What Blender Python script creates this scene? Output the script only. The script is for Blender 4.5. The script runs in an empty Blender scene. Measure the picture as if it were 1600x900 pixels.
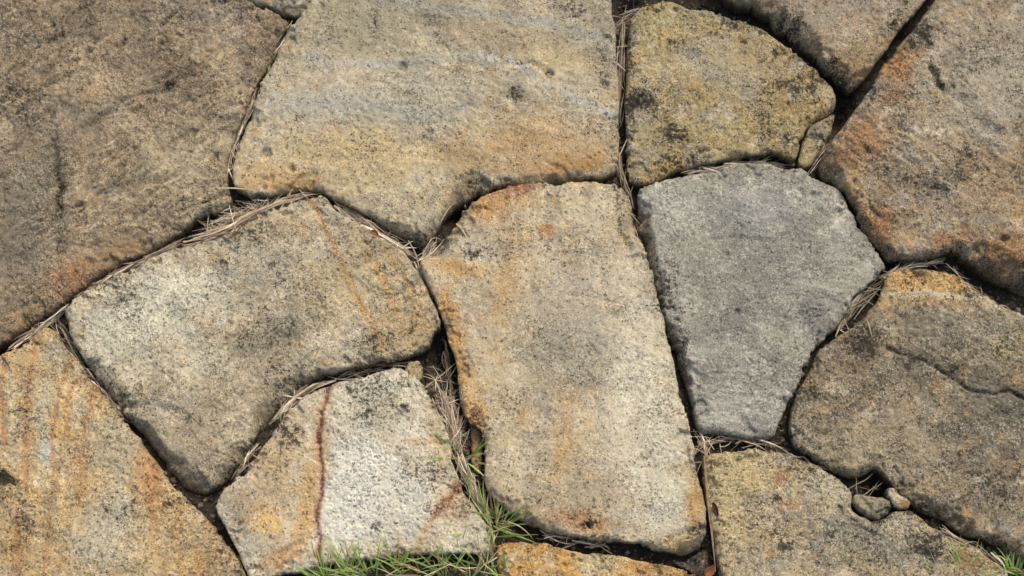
import bpy, math, random
import numpy as np

# ------------------------------------------------------------------ camera, sky, sun, exposure
scene = bpy.context.scene
C = scene.collection
TILT, DIST, HALFW = math.radians(20), 2.2, 0.8          # looking down at the paving, 20 degrees off the vertical
cam = bpy.data.cameras.new('camera'); cam_o = bpy.data.objects.new('camera', cam); C.objects.link(cam_o)
cam.sensor_width = 36; cam.lens = 18 * DIST / HALFW; cam.clip_start = 0.05; cam.clip_end = 3000
cam_o.location = (0, -math.sin(TILT) * DIST, math.cos(TILT) * DIST); cam_o.rotation_euler = (TILT, 0, 0)
scene.camera = cam_o

SUN_ELEV, SUN_AZ = 52, 62            # azimuth counted from +x (right of the picture) towards +y (top of the picture)
world = bpy.data.worlds.new('World'); scene.world = world; world.use_nodes = True
wn = world.node_tree.nodes; wl = world.node_tree.links
sky = wn.new('ShaderNodeTexSky'); sky.sky_type = 'NISHITA'; sky.sun_disc = False; sky.dust_density = 4.0; sky.ozone_density = 0.6
sky.sun_elevation = math.radians(SUN_ELEV); sky.sun_rotation = math.radians(90 - SUN_AZ)
wn['Background'].inputs['Strength'].default_value = 0.15
wl.new(sky.outputs[0], wn['Background'].inputs['Color'])
sun = bpy.data.lights.new('sun', 'SUN'); sun.energy = 1.3; sun.angle = math.radians(18); sun.color = (1, 0.96, 0.90)
sun_o = bpy.data.objects.new('sun', sun); C.objects.link(sun_o)
sun_o.rotation_euler = (math.radians(90 - SUN_ELEV), 0, math.radians(90 + SUN_AZ)); sun_o.location = (1, 2, 3)
scene.view_settings.view_transform = 'Standard'; scene.view_settings.look = 'None'
scene.view_settings.exposure = 0.18; scene.view_settings.gamma = 1; scene.view_settings.use_curve_mapping = False

# ------------------------------------------------------------------ helpers
rnd = random.Random(7)
STEP = 1.7
ct, st_ = math.cos(TILT), math.sin(TILT)
def P(u, v):
    """tracing coordinates (about 1 mm each) -> metres on the paving's top plane z = 0"""
    u = np.asarray(u, float); v = np.asarray(v, float)
    k = HALFW / DIST / 800
    x = (u - 800) * k; y = (450 - v) * k
    dy = y * ct + st_; dz = y * st_ - ct                 # ray (x, y, -1) tilted about X
    t = ct * DIST / -dz
    return x * t, -st_ * DIST + dy * t

_g = np.random.default_rng(11)
_perm = _g.permutation(1024); _perm = np.concatenate([_perm, _perm]); _ang = _g.random(1024) * 2 * np.pi
_gx, _gy = np.cos(_ang), np.sin(_ang)
def noise(x, y, seed=0):
    x = x + seed * 17.31; y = y - seed * 9.77
    xi = np.floor(x).astype(np.int64); yi = np.floor(y).astype(np.int64)
    xf = x - xi; yf = y - yi
    fx = xf * xf * xf * (xf * (xf * 6 - 15) + 10); fy = yf * yf * yf * (yf * (yf * 6 - 15) + 10)
    def g(ix, iy, dx, dy):
        h = _perm[_perm[(xi + ix) & 1023] + ((yi + iy) & 1023)]
        return _gx[h] * dx + _gy[h] * dy
    a = g(0, 0, xf, yf); b = g(1, 0, xf - 1, yf); c = g(0, 1, xf, yf - 1); d = g(1, 1, xf - 1, yf - 1)
    return ((a + (b - a) * fx) * (1 - fy) + (c + (d - c) * fx) * fy) * 1.5
def fbm(u, v, scale, octv=4, seed=0, gain=0.5):
    s = 0; amp = 1; tot = 0
    for o in range(octv):
        s = s + amp * noise(u / scale, v / scale, seed + o * 3.7); tot += amp; amp *= gain; scale *= 0.5
    return s / tot
def sstep(a, b, x):
    t = np.clip((x - a) / (b - a), 0, 1); return t * t * (3 - 2 * t)
def lin(c):
    c = np.asarray(c, float) / 255
    return np.where(c <= 0.04045, c / 12.92, ((c + 0.055) / 1.055) ** 2.4)
def polydist(u, v, pts, closed=True):
    pts = np.asarray(pts, float); n = len(pts)
    d2 = np.full(u.shape, 1e12); par = np.zeros(u.shape, bool)
    for i in range(n if closed else n - 1):
        ax, ay = pts[i]; bx, by = pts[(i + 1) % n]
        ex, ey = bx - ax, by - ay; L = ex * ex + ey * ey + 1e-9
        t = np.clip(((u - ax) * ex + (v - ay) * ey) / L, 0, 1)
        d2 = np.minimum(d2, (u - ax - t * ex) ** 2 + (v - ay - t * ey) ** 2)
        if closed and ay != by:
            c = ((ay > v) != (by > v)) & (u < ex * (v - ay) / (by - ay) + ax)
            par ^= c
    d = np.sqrt(d2)
    return np.where(par, d, -d) if closed else d
def chaikin(pts, q=0.16):
    out = []
    n = len(pts)
    for i in range(n):
        a = np.array(pts[i], float); b = np.array(pts[(i + 1) % n], float)
        out += [a + (b - a) * q, b - (b - a) * q]
    return np.array(out)

def mesh_from(name, verts, quads, mat, parent=None, attrs=None, smooth=True):
    me = bpy.data.meshes.new(name)
    verts = np.asarray(verts, np.float32); quads = np.asarray(quads, np.int32)
    me.vertices.add(len(verts)); me.vertices.foreach_set('co', verts.ravel())
    k = quads.shape[1]
    me.loops.add(quads.size); me.loops.foreach_set('vertex_index', quads.ravel())
    me.polygons.add(len(quads)); me.polygons.foreach_set('loop_start', np.arange(0, quads.size, k, dtype=np.int32))
    me.polygons.foreach_set('use_smooth', np.full(len(quads), smooth))
    me.update(calc_edges=True); me.validate()
    for an, (typ, data) in (attrs or {}).items():
        a = me.attributes.new(an, typ, 'POINT')
        a.data.foreach_set('color' if typ == 'FLOAT_COLOR' else 'value', np.asarray(data, np.float32).ravel())
    me.materials.append(mat)
    o = bpy.data.objects.new(name, me); C.objects.link(o); o.parent = parent
    return o
def tag(o, label=None, cat=None, group=None, kind=None):
    for k, v in (('label', label), ('category', cat), ('group', group), ('kind', kind)):
        if v: o[k] = v
    return o

# ------------------------------------------------------------------ materials
class NT:
    def __init__(s, name):
        s.m = bpy.data.materials.new(name); s.m.use_nodes = True
        s.n = s.m.node_tree.nodes; s.l = s.m.node_tree.links; s.b = s.n['Principled BSDF']
    def put(s, sock, v):
        if hasattr(v, 'is_output') or isinstance(v, bpy.types.NodeSocket): s.l.new(v, sock)
        else: sock.default_value = v
    def math(s, op, a, b=0.5, clamp=False):
        n = s.n.new('ShaderNodeMath'); n.operation = op; n.use_clamp = clamp; s.put(n.inputs[0], a); s.put(n.inputs[1], b); return n.outputs[0]
    def noise(s, vec, scale, detail=3, rough=0.6, dist=0):
        n = s.n.new('ShaderNodeTexNoise'); s.put(n.inputs['Vector'], vec)
        n.inputs['Scale'].default_value = scale; n.inputs['Detail'].default_value = detail
        n.inputs['Roughness'].default_value = rough; n.inputs['Distortion'].default_value = dist
        return n.outputs['Fac']
    def rng(s, v, a, b, c=0, d=1, smooth=False):
        n = s.n.new('ShaderNodeMapRange'); n.interpolation_type = 'SMOOTHSTEP' if smooth else 'LINEAR'
        for i, x in enumerate((v, a, b, c, d)): s.put(n.inputs[i], x)
        return n.outputs[0]
    def mix(s, f, a, b, mode='MIX'):
        n = s.n.new('ShaderNodeMix'); n.data_type = 'RGBA'; n.blend_type = mode
        s.put(n.inputs[0], f); s.put(n.inputs[6], a); s.put(n.inputs[7], b); return n.outputs[2]
    def attr(s, name, out):
        n = s.n.new('ShaderNodeAttribute'); n.attribute_name = name; return n.outputs[out]
    def offset(s, vec, o):
        n = s.n.new('ShaderNodeVectorMath'); n.operation = 'ADD'; s.put(n.inputs[0], vec); n.inputs[1].default_value = o; return n.outputs[0]
    def bump(s, h, strength, dist, normal=None):
        n = s.n.new('ShaderNodeBump'); n.inputs['Strength'].default_value = strength; n.inputs['Distance'].default_value = dist
        s.put(n.inputs['Height'], h)
        if normal is not None: s.put(n.inputs['Normal'], normal)
        return n.outputs[0]

def sandstone():
    t = NT('weathered_sandstone')
    co = t.n.new('ShaderNodeTexCoord').outputs['Object']
    tint = t.attr('tint', 'Color'); grain = t.attr('grain', 'Fac'); dark = t.attr('dark', 'Fac'); pale = t.attr('pale', 'Fac')
    g1 = t.noise(co, 600, 2.5, 0.7); g4 = t.noise(t.offset(co, (1.3, 8.1, 5.4)), 430, 2, 0.6)
    g2 = t.noise(t.offset(co, (3.1, 1.7, 0.4)), 230, 3, 0.6)
    g3 = t.noise(t.offset(co, (7.3, 5.1, 2.4)), 340, 2, 0.55)
    def cells(off, scale):                                           # one random value per sand grain
        v = t.n.new('ShaderNodeTexVoronoi'); v.inputs['Scale'].default_value = scale; t.put(v.inputs['Vector'], t.offset(co, off))
        sp = t.n.new('ShaderNodeSeparateColor'); t.put(sp.inputs[0], v.outputs['Color']); return sp.outputs[0], sp.outputs[1]
    c1, c2 = cells((2.2, 0.3, 1.1), 560); c3, c4 = cells((0.7, 3.3, 2.1), 400)
    gsum = t.math('ADD', t.rng(g1, 0.30, 0.70, -0.42, 0.42), t.rng(c1, 0, 1, -0.34, 0.34))
    col = t.mix(1.0, tint, t.math('ADD', 1.0, t.math('MULTIPLY', gsum, grain)), 'MULTIPLY')
    # pale quartz grains
    thrp = t.math('SUBTRACT', 0.66, t.math('MULTIPLY', pale, 0.20))
    pm = t.rng(g3, thrp, t.math('ADD', thrp, 0.07), 0, 0.75, True)
    pc = t.mix(0.55, t.mix(1.0, tint, (1.6, 1.6, 1.6, 1), 'MULTIPLY'), (0.62, 0.57, 0.46, 1))
    col = t.mix(pm, col, pc)
    # dark lichen specks, denser where 'dark' is high
    thr = t.math('SUBTRACT', 0.735, t.math('MULTIPLY', dark, 0.30))
    dm = t.rng(g2, thr, t.math('ADD', thr, 0.05), 0, 0.82, True)
    col = t.mix(dm, col, (0.035, 0.031, 0.023, 1))
    g5 = t.noise(t.offset(co, (4.3, 2.9, 7.7)), 85, 4, 0.72, 0.4)     # crusts of black lichen, crisp edged
    thr3 = t.math('SUBTRACT', 0.735, t.math('MULTIPLY', dark, 0.25))
    cm = t.rng(g5, thr3, t.math('ADD', thr3, 0.03), 0, 0.72, True)
    col = t.mix(cm, col, t.mix(0.75, t.mix(1.0, tint, (0.25, 0.24, 0.22, 1), 'MULTIPLY'), (0.030, 0.028, 0.022, 1)))
    thr2 = t.math('SUBTRACT', 0.655, t.math('MULTIPLY', dark, 0.12))
    dg = t.math('MULTIPLY', t.math('LESS_THAN', c3, t.math('ADD', 0.03, t.math('MULTIPLY', t.math('MAXIMUM', dark, 0.0), 0.07))), t.rng(c4, 0, 1, 0.35, 0.85))
    col = t.mix(dg, col, t.mix(0.6, t.mix(1.0, tint, (0.25, 0.23, 0.2, 1), 'MULTIPLY'), (0.035, 0.030, 0.024, 1)))
    fm = t.rng(g4, thr2, t.math('ADD', thr2, 0.06), 0, 0.72, True)
    col = t.mix(fm, col, t.mix(0.6, t.mix(1.0, tint, (0.2, 0.19, 0.17, 1), 'MULTIPLY'), (0.03, 0.026, 0.02, 1)))
    t.put(t.b.inputs['Base Color'], col)
    t.b.inputs['Roughness'].default_value = 0.93; t.b.inputs['Specular IOR Level'].default_value = 0.18
    hgt = t.math('SUBTRACT', t.math('ADD', g1, t.math('MULTIPLY', g2, 0.5)), t.math('MULTIPLY', c1, -0.22))
    t.put(t.b.inputs['Normal'], t.bump(t.math('MULTIPLY', hgt, t.math('ADD', 0.12, grain)), 0.7, 0.0020))
    return t.m
def simple(name, c0, c1, scale, rough=0.9, bump=0.5, bd=0.002, spec=0.2, detail=5):
    t = NT(name); co = t.n.new('ShaderNodeTexCoord').outputs['Object']
    n1 = t.noise(co, scale, detail, 0.65)
    t.put(t.b.inputs['Base Color'], t.mix(t.rng(n1, 0.32, 0.68), c0, c1))
    t.b.inputs['Roughness'].default_value = rough; t.b.inputs['Specular IOR Level'].default_value = spec
    if bump: t.put(t.b.inputs['Normal'], t.bump(n1, bump, bd))
    return t.m
def plantmat(name, trans=0.25, rough=0.6):
    t = NT(name); co = t.n.new('ShaderNodeTexCoord').outputs['Object']
    n1 = t.noise(co, 160, 3, 0.6)
    col = t.mix(1.0, t.attr('tint', 'Color'), t.rng(n1, 0.3, 0.7, 0.72, 1.25), 'MULTIPLY')
    t.put(t.b.inputs['Base Color'], col); t.b.inputs['Roughness'].default_value = rough
    t.b.inputs['Specular IOR Level'].default_value = 0.3
    tr = t.n.new('ShaderNodeBsdfTranslucent'); t.put(tr.inputs['Color'], col)
    mx = t.n.new('ShaderNodeMixShader'); mx.inputs[0].default_value = trans
    out = t.n['Material Output']
    t.l.new(t.b.outputs[0], mx.inputs[1]); t.l.new(tr.outputs[0], mx.inputs[2]); t.l.new(mx.outputs[0], out.inputs[0])
    return t.m
M_STONE = sandstone()
M_SOIL = simple('damp_soil', (0.018, 0.015, 0.011, 1), (0.080, 0.064, 0.045, 1), 90, bump=0.9, bd=0.006)
M_GROUND = simple('earth', (0.05, 0.045, 0.03, 1), (0.10, 0.09, 0.055, 1), 14, bump=0.6, bd=0.02)
M_STRAW = plantmat('dry_straw_fibre', 0.12, 0.7)
M_GRASS = plantmat('grass_blade', 0.28, 0.5)
M_LEAF = simple('brown_leaf', (0.16, 0.06, 0.022, 1), (0.30, 0.12, 0.045, 1), 130, rough=0.5, bump=0.3, bd=0.001)

# ------------------------------------------------------------------ ground and soil bed
x = np.array([-400, 400, 400, -400.]); y = np.array([-400, -400, 400, 400.])
ground = tag(mesh_from('ground', np.stack([x, y, np.full(4, -0.14)], 1), [[0, 1, 2, 3]], M_GROUND), kind='structure')

# level patches of packed mud in the joints: (u, v, radius, height in mm)
MUD = [(322, 790, 30, -22), (345, 835, 22, -26), (960, 856, 60, -30), (1040, 872, 40, -30), (900, 848, 40, -28), (140, 590, 30, -32), (1130, 693, 40, -26),
       (1545, 470, 40, -34), (1520, 850, 50, -30), (500, 910, 40, -9), (560, 905, 60, -9), (630, 905, 50, -9), (700, 900, 50, -9), (760, 900, 40, -9), (760, 800, 40, -24), (1580, 890, 40, -20), (395, 320, 40, -26)]
def bed_z(u, v):
    z = -27 + 16 * fbm(u, v, 60, 4, 5) + 5 * fbm(u, v, 14, 3, 9)
    for (a, b, r) in ((695, 560, 40), (1110, 5, 60), (975, 5, 40), (1540, 440, 50), (715, 320, 25), (1320, 165, 30), (1380, 755, 25)):
        z = z - 34 * np.exp(-((u - a) ** 2 + (v - b) ** 2) / (r * r))
    for (a, b, r, h) in MUD:
        w = np.exp(-(((u - a) ** 2 + (v - b) ** 2) / (r * r)))
        z = z * (1 - w) + (h + 5 * fbm(u, v, 25, 4, 21)) * w
    return z
gu, gv = np.meshgrid(np.arange(-300, 1900.1, 5), np.arange(-260, 1140.1, 5))
bz = bed_z(gu, gv)
edge = np.minimum.reduce([gu + 300, 1900 - gu, gv + 260, 1140 - gv])
bz = bz - 85 * (1 - sstep(0, 60, edge))
bx, by = P(gu, gv); nr, nc = gu.shape
idx = np.arange(nr * nc).reshape(nr, nc)
quads = np.stack([idx[:-1, :-1], idx[1:, :-1], idx[1:, 1:], idx[:-1, 1:]], -1).reshape(-1, 4)
pavement = tag(mesh_from('pavement', np.stack([bx.ravel(), by.ravel(), bz.ravel() / 1000], 1), quads, M_SOIL), kind='structure',
               label='irregular sandstone paving laid dry on dark soil')

# ------------------------------------------------------------------ stones
ALB = np.array([1.0, 0.978, 0.92])     # traced display colours -> base colour
def calm(c):
    return c + (c @ np.array([0.3, 0.6, 0.1]))[:, None] * 0.13 - c * 0.13
OUTLINES = []
def stone(label, outline, h=0, tilt=(0, 0), r=12, rr=(), rough=1.0, aniso=None, warp=1.0,
          pal=((150, 130, 100), (180, 160, 120)), pscale=120, mott=0.35, dark=0.3, pale=0.25,
          wear=0.9, wearcol=None, chamf=(), blobs=(), streaks=(), darks=(), pales=(), grooves=(), pits=(), bumps=(), grain=0.8, skirt=85, seed=1, name='stone', parent=None, step=None, flat=6.0):
    S = step or STEP
    pts = chaikin(outline); OUTLINES.append(pts)
    u0, v0 = pts.min(0) - 10; u1, v1 = pts.max(0) + 10
    U, V = np.meshgrid(np.arange(u0, u1, S), np.arange(v0, v1, S))
    rag = sstep(-0.15, 0.35, fbm(U, V, 75, 2, seed + 80)) * 5.5 + 0.7     # ragged stretches and clean ones
    wu = U + warp * (5 * fbm(U, V, 60, 3, seed + 40) + rag * (np.abs(fbm(U, V, 26, 4, seed + 60, 0.6)) * 2 - 0.5))
    wv = V + warp * (5 * fbm(U, V, 60, 3, seed + 50) + rag * (np.abs(fbm(U, V, 26, 4, seed + 70, 0.6)) * 2 - 0.5))
    D = polydist(wu, wv, pts)
    gv_, gu_ = np.gradient(D, S)
    gl = np.sqrt(gu_ ** 2 + gv_ ** 2) + 1e-6; gu_ /= gl; gv_ /= gl
    ins = D > 0
    cell = ins[:-1, :-1] | ins[1:, :-1] | ins[1:, 1:] | ins[:-1, 1:]
    # drop cells whose outside corners are too far to snap
    nr, nc = U.shape; idx = np.arange(nr * nc).reshape(nr, nc)
    Q = np.stack([idx[:-1, :-1], idx[1:, :-1], idx[1:, 1:], idx[:-1, 1:]], -1)[cell]
    used = np.unique(Q); remap = np.full(nr * nc, -1); remap[used] = np.arange(len(used)); Q = remap[Q]
    u = U.ravel()[used]; v = V.ravel()[used]; d = D.ravel()[used]; nu = gu_.ravel()[used]; nv = gv_.ravel()[used]
    out = d <= 0
    u = np.where(out, u - d * nu, u); v = np.where(out, v - d * nv, v); d = np.maximum(d, 0)
    cu, cv = pts.mean(0)
    # ---- relief
    rad = r * (0.18 + 0.6 * sstep(-0.22, 0.3, fbm(u, v, 60, 4, seed + 2)))
    for (a, b, rx, ex) in rr: rad = rad + 0.75 * ex * np.exp(-((u - a) ** 2 + (v - b) ** 2) / (rx * rx))
    rad = np.maximum(rad, 3)
    q = np.clip(1 - d / rad, 0, 1)
    z = h + tilt[0] * (u - cu) / 100 + tilt[1] * (v - cv) / 100 - rad * (1 - np.sqrt(np.maximum(1 - q * q, 0))) * 0.9
    z = z - 1.8 * np.exp(-d / 18) - 5 * np.exp(-d / 9) * np.clip(2.4 * fbm(u, v, 22, 3, seed + 22), 0, 1)                                   # shoulders worn down
    cham = 0
    for (a, b, rx, wd, dp) in chamf:                                 # broken, steep lower faces
        mk = sstep(1.0, 0.45, np.hypot(u - a, v - b) / rx + 0.5 * fbm(u, v, 50, 3, seed + 23))
        ww = wd * mk * (1 + 0.5 * fbm(u, v, 40, 4, seed + 24)) + 1e-3
        k = np.clip(1 - d / ww, 0, 1); z = z - 0.56 * dp / wd * ww * k; cham = np.maximum(cham, sstep(0, 0.25, k) * mk)
    f1 = fbm(u, v, 170, 3, seed + 3); f2 = fbm(u, v, 45, 4, seed + 4); f3 = fbm(u, v, 13, 3, seed + 5, 0.6)
    z = z + flat * f1 + rough * (2.5 * f2 + 1.15 * f3)
    rid = np.abs(fbm(u, v, 30, 4, seed + 6)); z = z - rough * 1.9 * np.exp(-(rid / 0.05) ** 2) * sstep(-0.1, 0.3, fbm(u, v, 110, 2, seed + 7))
    sp = sstep(0.16, 0.22, fbm(u, v, 42, 4, seed + 26, 0.55)) * sstep(34, 14, d + 14 * fbm(u, v, 16, 3, seed + 27))
    z = z - 5.5 * sp
    fl = fbm(u, v, 95, 5, seed + 28, 0.6)
    for k_, lv in enumerate((-0.16, 0.02, 0.2)): z = z + rough * 1.5 * sstep(lv, lv + 0.022, fl)
    an = 0
    if aniso:
        ang, sx, sy, ah, ac = aniso; ca, sa = math.cos(math.radians(ang)), math.sin(math.radians(ang))
        w = 14 * fbm(u, v, 90, 2, seed + 8)
        an = fbm((u * ca + v * sa) / sx * 20, (-u * sa + v * ca + w) / sy * 20, 20, 4, seed + 9, 0.6)
        am = sstep(-0.35, 0.3, fbm(u, v, 130, 2, seed + 10))
        z = z + ah * an * am; an = an * am * ac
    # ---- colour
    pc = [lin(c) for c in pal]
    n1 = fbm(u, v, pscale, 5, seed + 11, 0.6); n2 = fbm(u, v, pscale * 0.6, 5, seed + 12, 0.65)
    col = pc[0] + (pc[1] - pc[0]) * sstep(-0.28, 0.28, n1)[:, None]
    if len(pc) > 2: col = col + (pc[2] - col) * (sstep(0.02, 0.38, n2) * 0.85)[:, None]
    if wear:                                                         # patches where the crust has weathered grey, pale or ochre
        for c_, sc_, lo, st2, k_ in (((148, 142, 128), 46, 0.05, 0.62, 31), ((214, 200, 168), 38, 0.10, 0.62, 33), ((194, 154, 90), 42, 0.11, 0.6, 35), ((120, 102, 74), 30, 0.14, 0.5, 37)):
            w = sstep(lo, lo + 0.26, fbm(u, v, sc_, 5, seed + k_, 0.68)) * st2 * wear
            cc = lin(c_) if wearcol is None else lin(wearcol) * (lin(c_).mean() / lin(wearcol).mean())
            col = col + (cc - col) * w[:, None]
    dk = dark + 0.62 * fbm(u, v, 80, 4, seed + 13, 0.65) + 0.35 * f3
    pl = pale + 0.6 * fbm(u, v, 60, 4, seed + 14, 0.65)
    wn1 = fbm(u, v, 40, 5, seed + 15, 0.7); wn2 = fbm(u, v, 12, 3, seed + 16, 0.7); wn3 = noise(u / 4.2, v / 4.2, seed + 19)
    def blobw(b):
        a, b_, rx, ry, ang = b[:5]; ca, sa = math.cos(math.radians(ang)), math.sin(math.radians(ang))
        du, dv = u - a, v - b_
        e = np.sqrt(((du * ca + dv * sa) / rx) ** 2 + ((-du * sa + dv * ca) / ry) ** 2)
        return sstep(1.45, 0.35, e + 0.95 * wn1 + 0.75 * wn2 + 0.5 * wn3) * np.clip(1.0 + 0.9 * wn2 + 0.6 * wn3, 0.35, 1.15)
    def tone(c):
        c = lin(c); return c * np.array([0.80, 0.85, 0.86]) + np.array([0.30, 0.27, 0.20]) * 0.12 * (c.mean() / 0.25)
    for b in blobs:
        w = np.clip(blobw(b) * b[6] * 1.12, 0, 1); col = col + (tone(b[5]) - col) * w[:, None]
    for s in streaks:                                                # (points, width, colour, strength, raggedness)
        ds = polydist(u + 9 * wn1 + 3 * wn2, v + 9 * wn1 + 3 * wn2, s[0], False)
        w = np.exp(-(ds / s[1]) ** 2) * s[3] * np.clip(1 - s[4] + s[4] * (1.0 + 2.4 * wn2 + 1.8 * wn1 + 1.3 * wn3), 0, 1.15)
        w = np.clip(w, 0, 1); col = col + (tone(s[2]) - col) * w[:, None]
    for b in darks: dk = dk + blobw(b) * b[5]
    for b in pales: pl = pl + blobw(b) * b[5]
    for g in grooves:                                                # (points, width, depth, colour strength)
        ds = polydist(u + 5 * wn1 + 2 * wn2, v + 5 * wn1 - 2 * wn2, g[0], False)
        w = np.exp(-(ds / g[1]) ** 2) * np.clip(0.75 + 1.2 * wn1, 0.25, 1.2); z = z - g[2] * w; dk = dk + g[3] * w
    for (a, b, rx, dp) in pits:
        e = np.sqrt((u - a) ** 2 + (v - b) ** 2) / rx + 0.5 * wn2; z = z - dp * sstep(1.2, 0.5, e); dk = dk + 0.25 * sstep(1.3, 0.6, e)
    for (a, b, rx, ry, ang, hh) in bumps: z = z + hh * blobw((a, b, rx, ry, ang))
    # medium blotches of weathering
    m = 1 + mott * (1.0 * wn2 + 0.8 * fbm(u, v, 7, 3, seed + 17, 0.7) + 0.5 * wn3) + an
    lich = sstep(0.55, 1.15, dk + 1.1 * wn2 + 0.8 * wn3)
    col = col * np.clip(m, 0.35, 1.7)[:, None]
    col = col + (lin((62, 57, 46)) - col) * (0.62 * lich)[:, None]
    # green-brown grime in the joint
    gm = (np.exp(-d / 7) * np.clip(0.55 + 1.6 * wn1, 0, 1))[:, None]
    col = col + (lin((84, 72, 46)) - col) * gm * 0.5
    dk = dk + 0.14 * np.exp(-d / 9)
    if len(chamf):
        cm = (cham * np.clip(0.55 + 1.2 * wn1, 0.1, 0.85))[:, None]; col = col + (lin((128, 112, 80)) - col) * cm * 0.7; dk = dk + 0.05 * cham
    col = np.clip(calm(col) * ALB, 0.004, 0.9)
    gr = np.clip(grain * (0.8 + 2.2 * fbm(u, v, 65, 4, seed + 25, 0.6)), 0.12, 1.15)
    # ---- sides
    e = np.concatenate([Q[:, [0, 1]], Q[:, [1, 2]], Q[:, [2, 3]], Q[:, [3, 0]]])
    key = e.min(1).astype(np.int64) * len(u) + e.max(1)
    _, first, cnt = np.unique(key, return_index=True, return_counts=True)
    be = e[first[cnt == 1]]
    bv = np.unique(be); bm = np.full(len(u), -1); bm[bv] = np.arange(len(bv))
    vu, vv, vz, vc, vd, vp, vg = [u], [v], [z], [col], [dk], [pl], [gr]
    faces = [Q]; prev = None; base = len(u)
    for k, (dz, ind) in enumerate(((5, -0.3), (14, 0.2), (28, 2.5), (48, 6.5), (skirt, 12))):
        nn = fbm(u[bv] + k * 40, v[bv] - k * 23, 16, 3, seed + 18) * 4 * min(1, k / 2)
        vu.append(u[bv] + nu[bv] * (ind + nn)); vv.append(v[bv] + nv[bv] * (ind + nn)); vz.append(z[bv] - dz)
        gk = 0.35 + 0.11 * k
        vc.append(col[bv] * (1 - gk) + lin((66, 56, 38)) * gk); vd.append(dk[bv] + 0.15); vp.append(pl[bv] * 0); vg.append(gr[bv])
        A, B = be[:, 0], be[:, 1]
        top = (A, B) if prev is None else (prev + bm[A], prev + bm[B])
        faces.append(np.stack([top[1], top[0], base + bm[A], base + bm[B]], 1)); prev = base; base += len(bv)
    u, v, z = np.concatenate(vu), np.concatenate(vv), np.concatenate(vz)
    X, Y = P(u, v)
    cl = np.concatenate(vc); cl = np.concatenate([cl, np.ones((len(cl), 1))], 1)
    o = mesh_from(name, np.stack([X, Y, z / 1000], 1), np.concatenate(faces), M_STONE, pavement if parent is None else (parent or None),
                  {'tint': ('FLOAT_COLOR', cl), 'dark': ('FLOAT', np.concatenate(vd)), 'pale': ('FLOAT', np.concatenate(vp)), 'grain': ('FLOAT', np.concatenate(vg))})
    o['label'] = label
    return o

ORANGE, RUST, GREY, CREAM = (200, 145, 66), (160, 92, 40), (152, 146, 134), (208, 196, 168)

_c = random.Random(4)
CHISEL = []
for k in range(38):                                                  # short slanting tool-like ridges
    a, b, L_ = _c.uniform(-60, 330), _c.uniform(-20, 300), _c.uniform(22, 60); t_ = math.radians(_c.gauss(-36, 8))
    CHISEL.append(([(a, b), (a + L_ * 0.5 * math.cos(t_) + _c.gauss(0, 2), b + L_ * 0.5 * math.sin(t_) + _c.gauss(0, 3)), (a + L_ * math.cos(t_), b + L_ * math.sin(t_))], _c.uniform(2.2, 4.5), _c.uniform(2.5, 5.5), _c.uniform(0.02, 0.2)))
stone('large brown weathered slab with diagonal chisel-like ridges',
  [(388, -2), (420, 15), (444, 27), (449, 40), (438, 58), (426, 80), (414, 106), (399, 134), (387, 166), (372, 196), (359, 232), (354, 268), (357, 296), (362, 312), (350, 328), (322, 336), (304, 341),
   (287, 359), (250, 383), (202, 403), (169, 423), (135, 447), (111, 462), (81, 484), (61, 499), (34, 515), (0, 541), (-40, 560), (-120, 520), (-230, 380), (-260, 150), (-220, -60), (-60, -140), (150, -120), (300, -60)],
  h=4, tilt=(-1, 0.5), r=13, rr=((330, 320, 60, 10), (120, 440, 70, 8), (430, 60, 50, 8)), rough=1.3, grain=0.9, aniso=(-38, 46, 9, 9.0, 0.75), seed=3, mott=0.5,
  pal=((146, 127, 97), (168, 147, 112), (122, 110, 90)), pscale=110, wear=0.45, dark=0.27, pale=0.3,
  blobs=((40, 330, 60, 190, 8, (124, 112, 92), 0.7), (300, 250, 90, 110, 20, (176, 156, 118), 0.6), (250, 120, 90, 60, 30, (134, 112, 84), 0.5), (150, 30, 200, 45, 0, (128, 110, 86), 0.55),
         (340, 20, 60, 30, 10, (150, 138, 124), 0.5), (400, 50, 40, 20, 30, (156, 122, 86), 0.6), (115, 440, 50, 30, -40, (168, 112, 62), 0.75), (190, 395, 50, 18, -30, (160, 120, 66), 0.6), (40, 500, 40, 22, -30, (170, 132, 80), 0.6)),
  darks=((60, 80, 110, 60, -30, 0.2), (260, 110, 80, 40, 30, 0.2), (340, 5, 40, 14, 10, 0.45), (90, 320, 14, 110, 3, 0.4), (400, 90, 25, 40, 20, 0.3)),
  grooves=tuple(CHISEL) + (([(76, 180), (82, 240), (93, 300), (97, 360), (93, 420), (97, 455)], 9, 8, 0.12), ([(0, 165), (40, 150), (110, 125)], 6, 5, 0.2), ([(130, 205), (190, 160)], 5, 4, 0.2), ([(40, 30), (75, 8)], 6, 5, 0.3),
           ([(60, 75), (100, 60)], 5, 5, 0.3), ([(150, 190), (230, 150), (300, 120)], 6, 4, 0.2)),
  pits=((126, 325, 9, 7), (145, 245, 6, 4)))

stone('small grey stone tucked into the top joint',
  [(386, -4), (401, 5), (415, 11), (436, 19), (452, 22), (466, 22), (476, 15), (485, 0), (500, -60), (470, -150), (380, -170), (320, -90)],
  h=0, r=8, rr=((430, 15, 40, 6),), pal=((138, 130, 108), (158, 148, 122)), dark=0.4, seed=9)

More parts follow.
